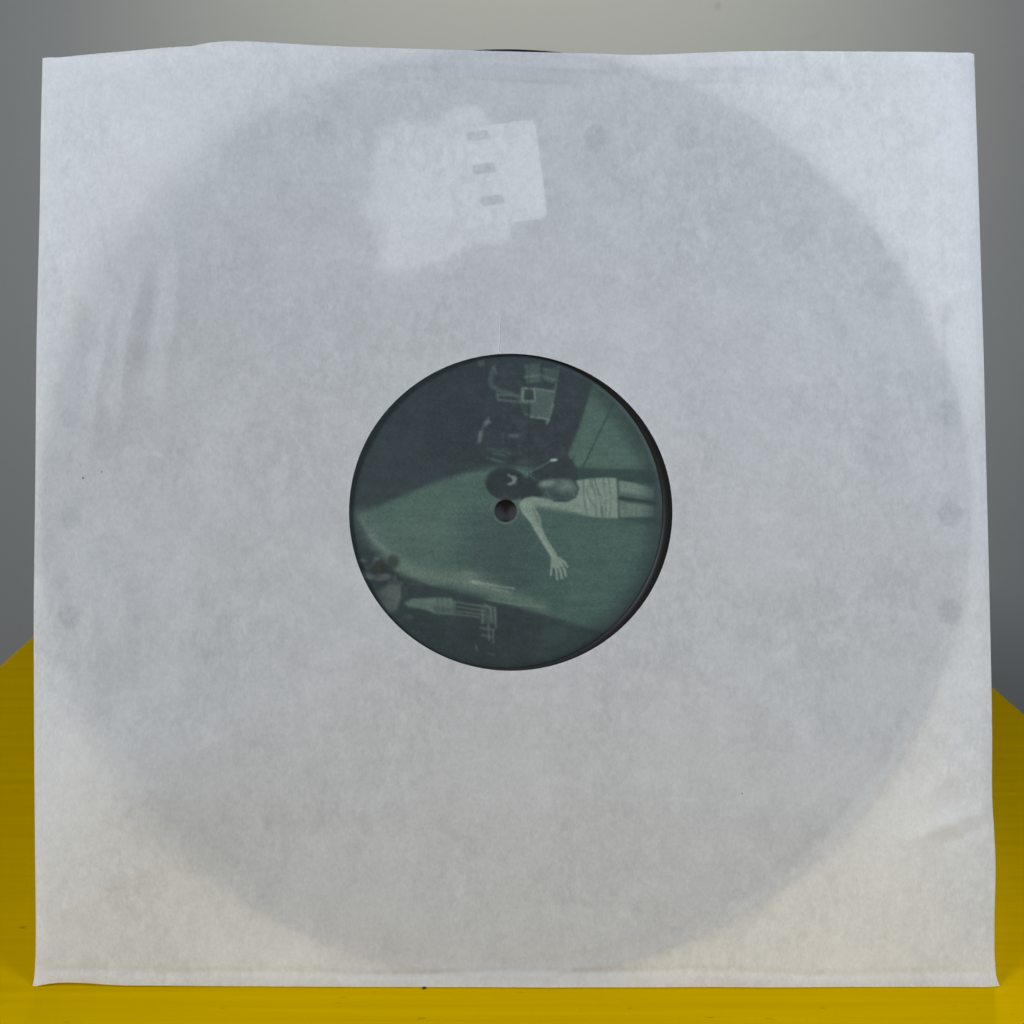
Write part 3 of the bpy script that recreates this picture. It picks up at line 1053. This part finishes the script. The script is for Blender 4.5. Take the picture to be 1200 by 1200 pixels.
fw1 = lambda px, py: float(front_w(*[np.array([q]) for q in sl(px, py, 0.0015)])[0])
W_R = fw1(612, 200) - 0.00012          # card touches the sheet at its right end ...
W_L = 0.00140 + (sl(540, 200)[1] - rz) * TILT   # ... and lies near the record at its left end
XR, XL = sl(641, 200)[0], sl(445, 200)[0]


def card_w(x, z):
    t = (x - XL) / (XR - XL)
    f = float(front_w(np.array([x]), np.array([z]))[0]) - 0.00012
    return min(f, W_L + (f - W_L) * float(np.clip((t - 0.05) / 0.52, 0, 1)) ** 1.5)


def curved_slab(name, corners, r, wfun, mat, nu=24):
    """rounded card bending along its length"""
    c = [np.array(p, float) for p in corners]      # TL TR BR BL
    v, f = [], []
    hgt_ = np.linalg.norm(c[3] - c[0]); wid = np.linalg.norm(c[1] - c[0])
    for k in range(nu + 1):
        u = k / nu
        d = min(u, 1 - u) * wid
        inset = 0.0 if d >= r else r - math.sqrt(max(r * r - (r - d) ** 2, 0))
        a = c[0] + (c[1] - c[0]) * u; b = c[3] + (c[2] - c[3]) * u
        for q in (0.0, 0.33, 0.67, 1.0):
            s = inset / hgt_ + q * (1 - 2 * inset / hgt_)
            p = a + (b - a) * s
            x, z = sl(p[0], p[1], 0.0015)
            v.append((x, -wfun(x, z), z))
    for k in range(nu):
        for q in range(3):
            i = k * 4 + q
            f.append((i, i + 1, i + 5, i + 4))
    o = mesh_obj(name, v, f, mat, None)
    return o


card = curved_slab('white_card', [(470, 164), (627, 141), (642, 256), (485, 279)], 7, card_w, M_CARD, 60)
md = card.modifiers.new('thickness', 'SOLIDIFY'); md.thickness = 0.00010; md.offset = -1
tag(card, 'small white card with three grey marks, showing sharply through the paper near the top', 'card')
for (px, py) in [(560, 162), (567, 200), (577, 237)]:
    q = [(px - 14, py - 4), (px + 12, py - 8), (px + 15, py + 3), (px - 11, py + 7)]
    mk = slab('printed_mark', rounded(q, 3, 3), lambda x, z: card_w(x, z) + 0.00006, 0.00003, M_MARK, card)

slip = slab('paper_slip', rounded([(446, 158), (478, 140), (505, 152), (530, 128), (566, 126), (574, 158), (584, 200), (604, 262), (590, 290), (556, 284), (520, 312), (470, 318), (440, 326),
                                   (450, 286), (428, 262), (438, 206)], 16, 5), lambda x, z: 0.00115 + (z - rz) * TILT, 0.00008, M_SLIP)
tag(slip, 'pale slip showing as a blurred patch through the sleeve, left of the white card', 'paper slip')
for o in (card, slip):
    o.matrix_world = SLEEVE_M

# a loose white hair standing on the upper rim of the centre hole
pts = [(587, 414.5), (584.8, 414), (584.6, 408), (585.2, 398), (585, 388), (586, 378), (587.5, 371), (588.5, 367)]
P = []
for k, (a, b) in enumerate(resample(pts, 28)):
    x, z = sl(a, b, W_HOLE)
    P.append(Vector((x, -float(front_w(np.array([x]), np.array([z]))[0]) - 0.00012, z)))
v, f = [], []
for k, p in enumerate(P):
    d = (P[min(k + 1, len(P) - 1)] - P[max(k - 1, 0)]).normalized()
    s1 = d.cross(Vector((0, 1, 0))).normalized(); s2 = d.cross(s1)
    r = 0.00013 * (1.5 if k < 3 else 1 - 0.5 * k / len(P))
    for a in range(6):
        an = a * math.pi / 3
        v.append(p + s1 * r * math.cos(an) + s2 * r * math.sin(an))
for k in range(len(P) - 1):
    for a in range(6):
        f.append((k * 6 + a, k * 6 + (a + 1) % 6, k * 6 + 6 + (a + 1) % 6, k * 6 + 6 + a))
hair = mesh_obj('lint_hair', v, f, M_LINT)
hair.matrix_world = SLEEVE_M
tag(hair, 'single white lint hair standing up from the top rim of the sleeve hole', 'lint')

# crumb on the table at the sleeve's foot
bm = bmesh.new()
bmesh.ops.create_icosphere(bm, subdivisions=2, radius=0.0006)
for vv in bm.verts:
    vv.co *= 1 + random.uniform(-0.3, 0.3)
    vv.co.z *= 0.7; vv.co.x *= 1.2
me = bpy.data.meshes.new('crumb'); bm.to_mesh(me); bm.free()
me.materials.append(M_SPECK)
crumb = bpy.data.objects.new('crumb', me); COL.objects.link(crumb)
cxx, cyy = tb(497, 1158.5)
crumb.location = (cxx, cyy, 0.0003)
tag(crumb, 'tiny dark crumb on the yellow table at the foot of the sleeve', 'crumb')
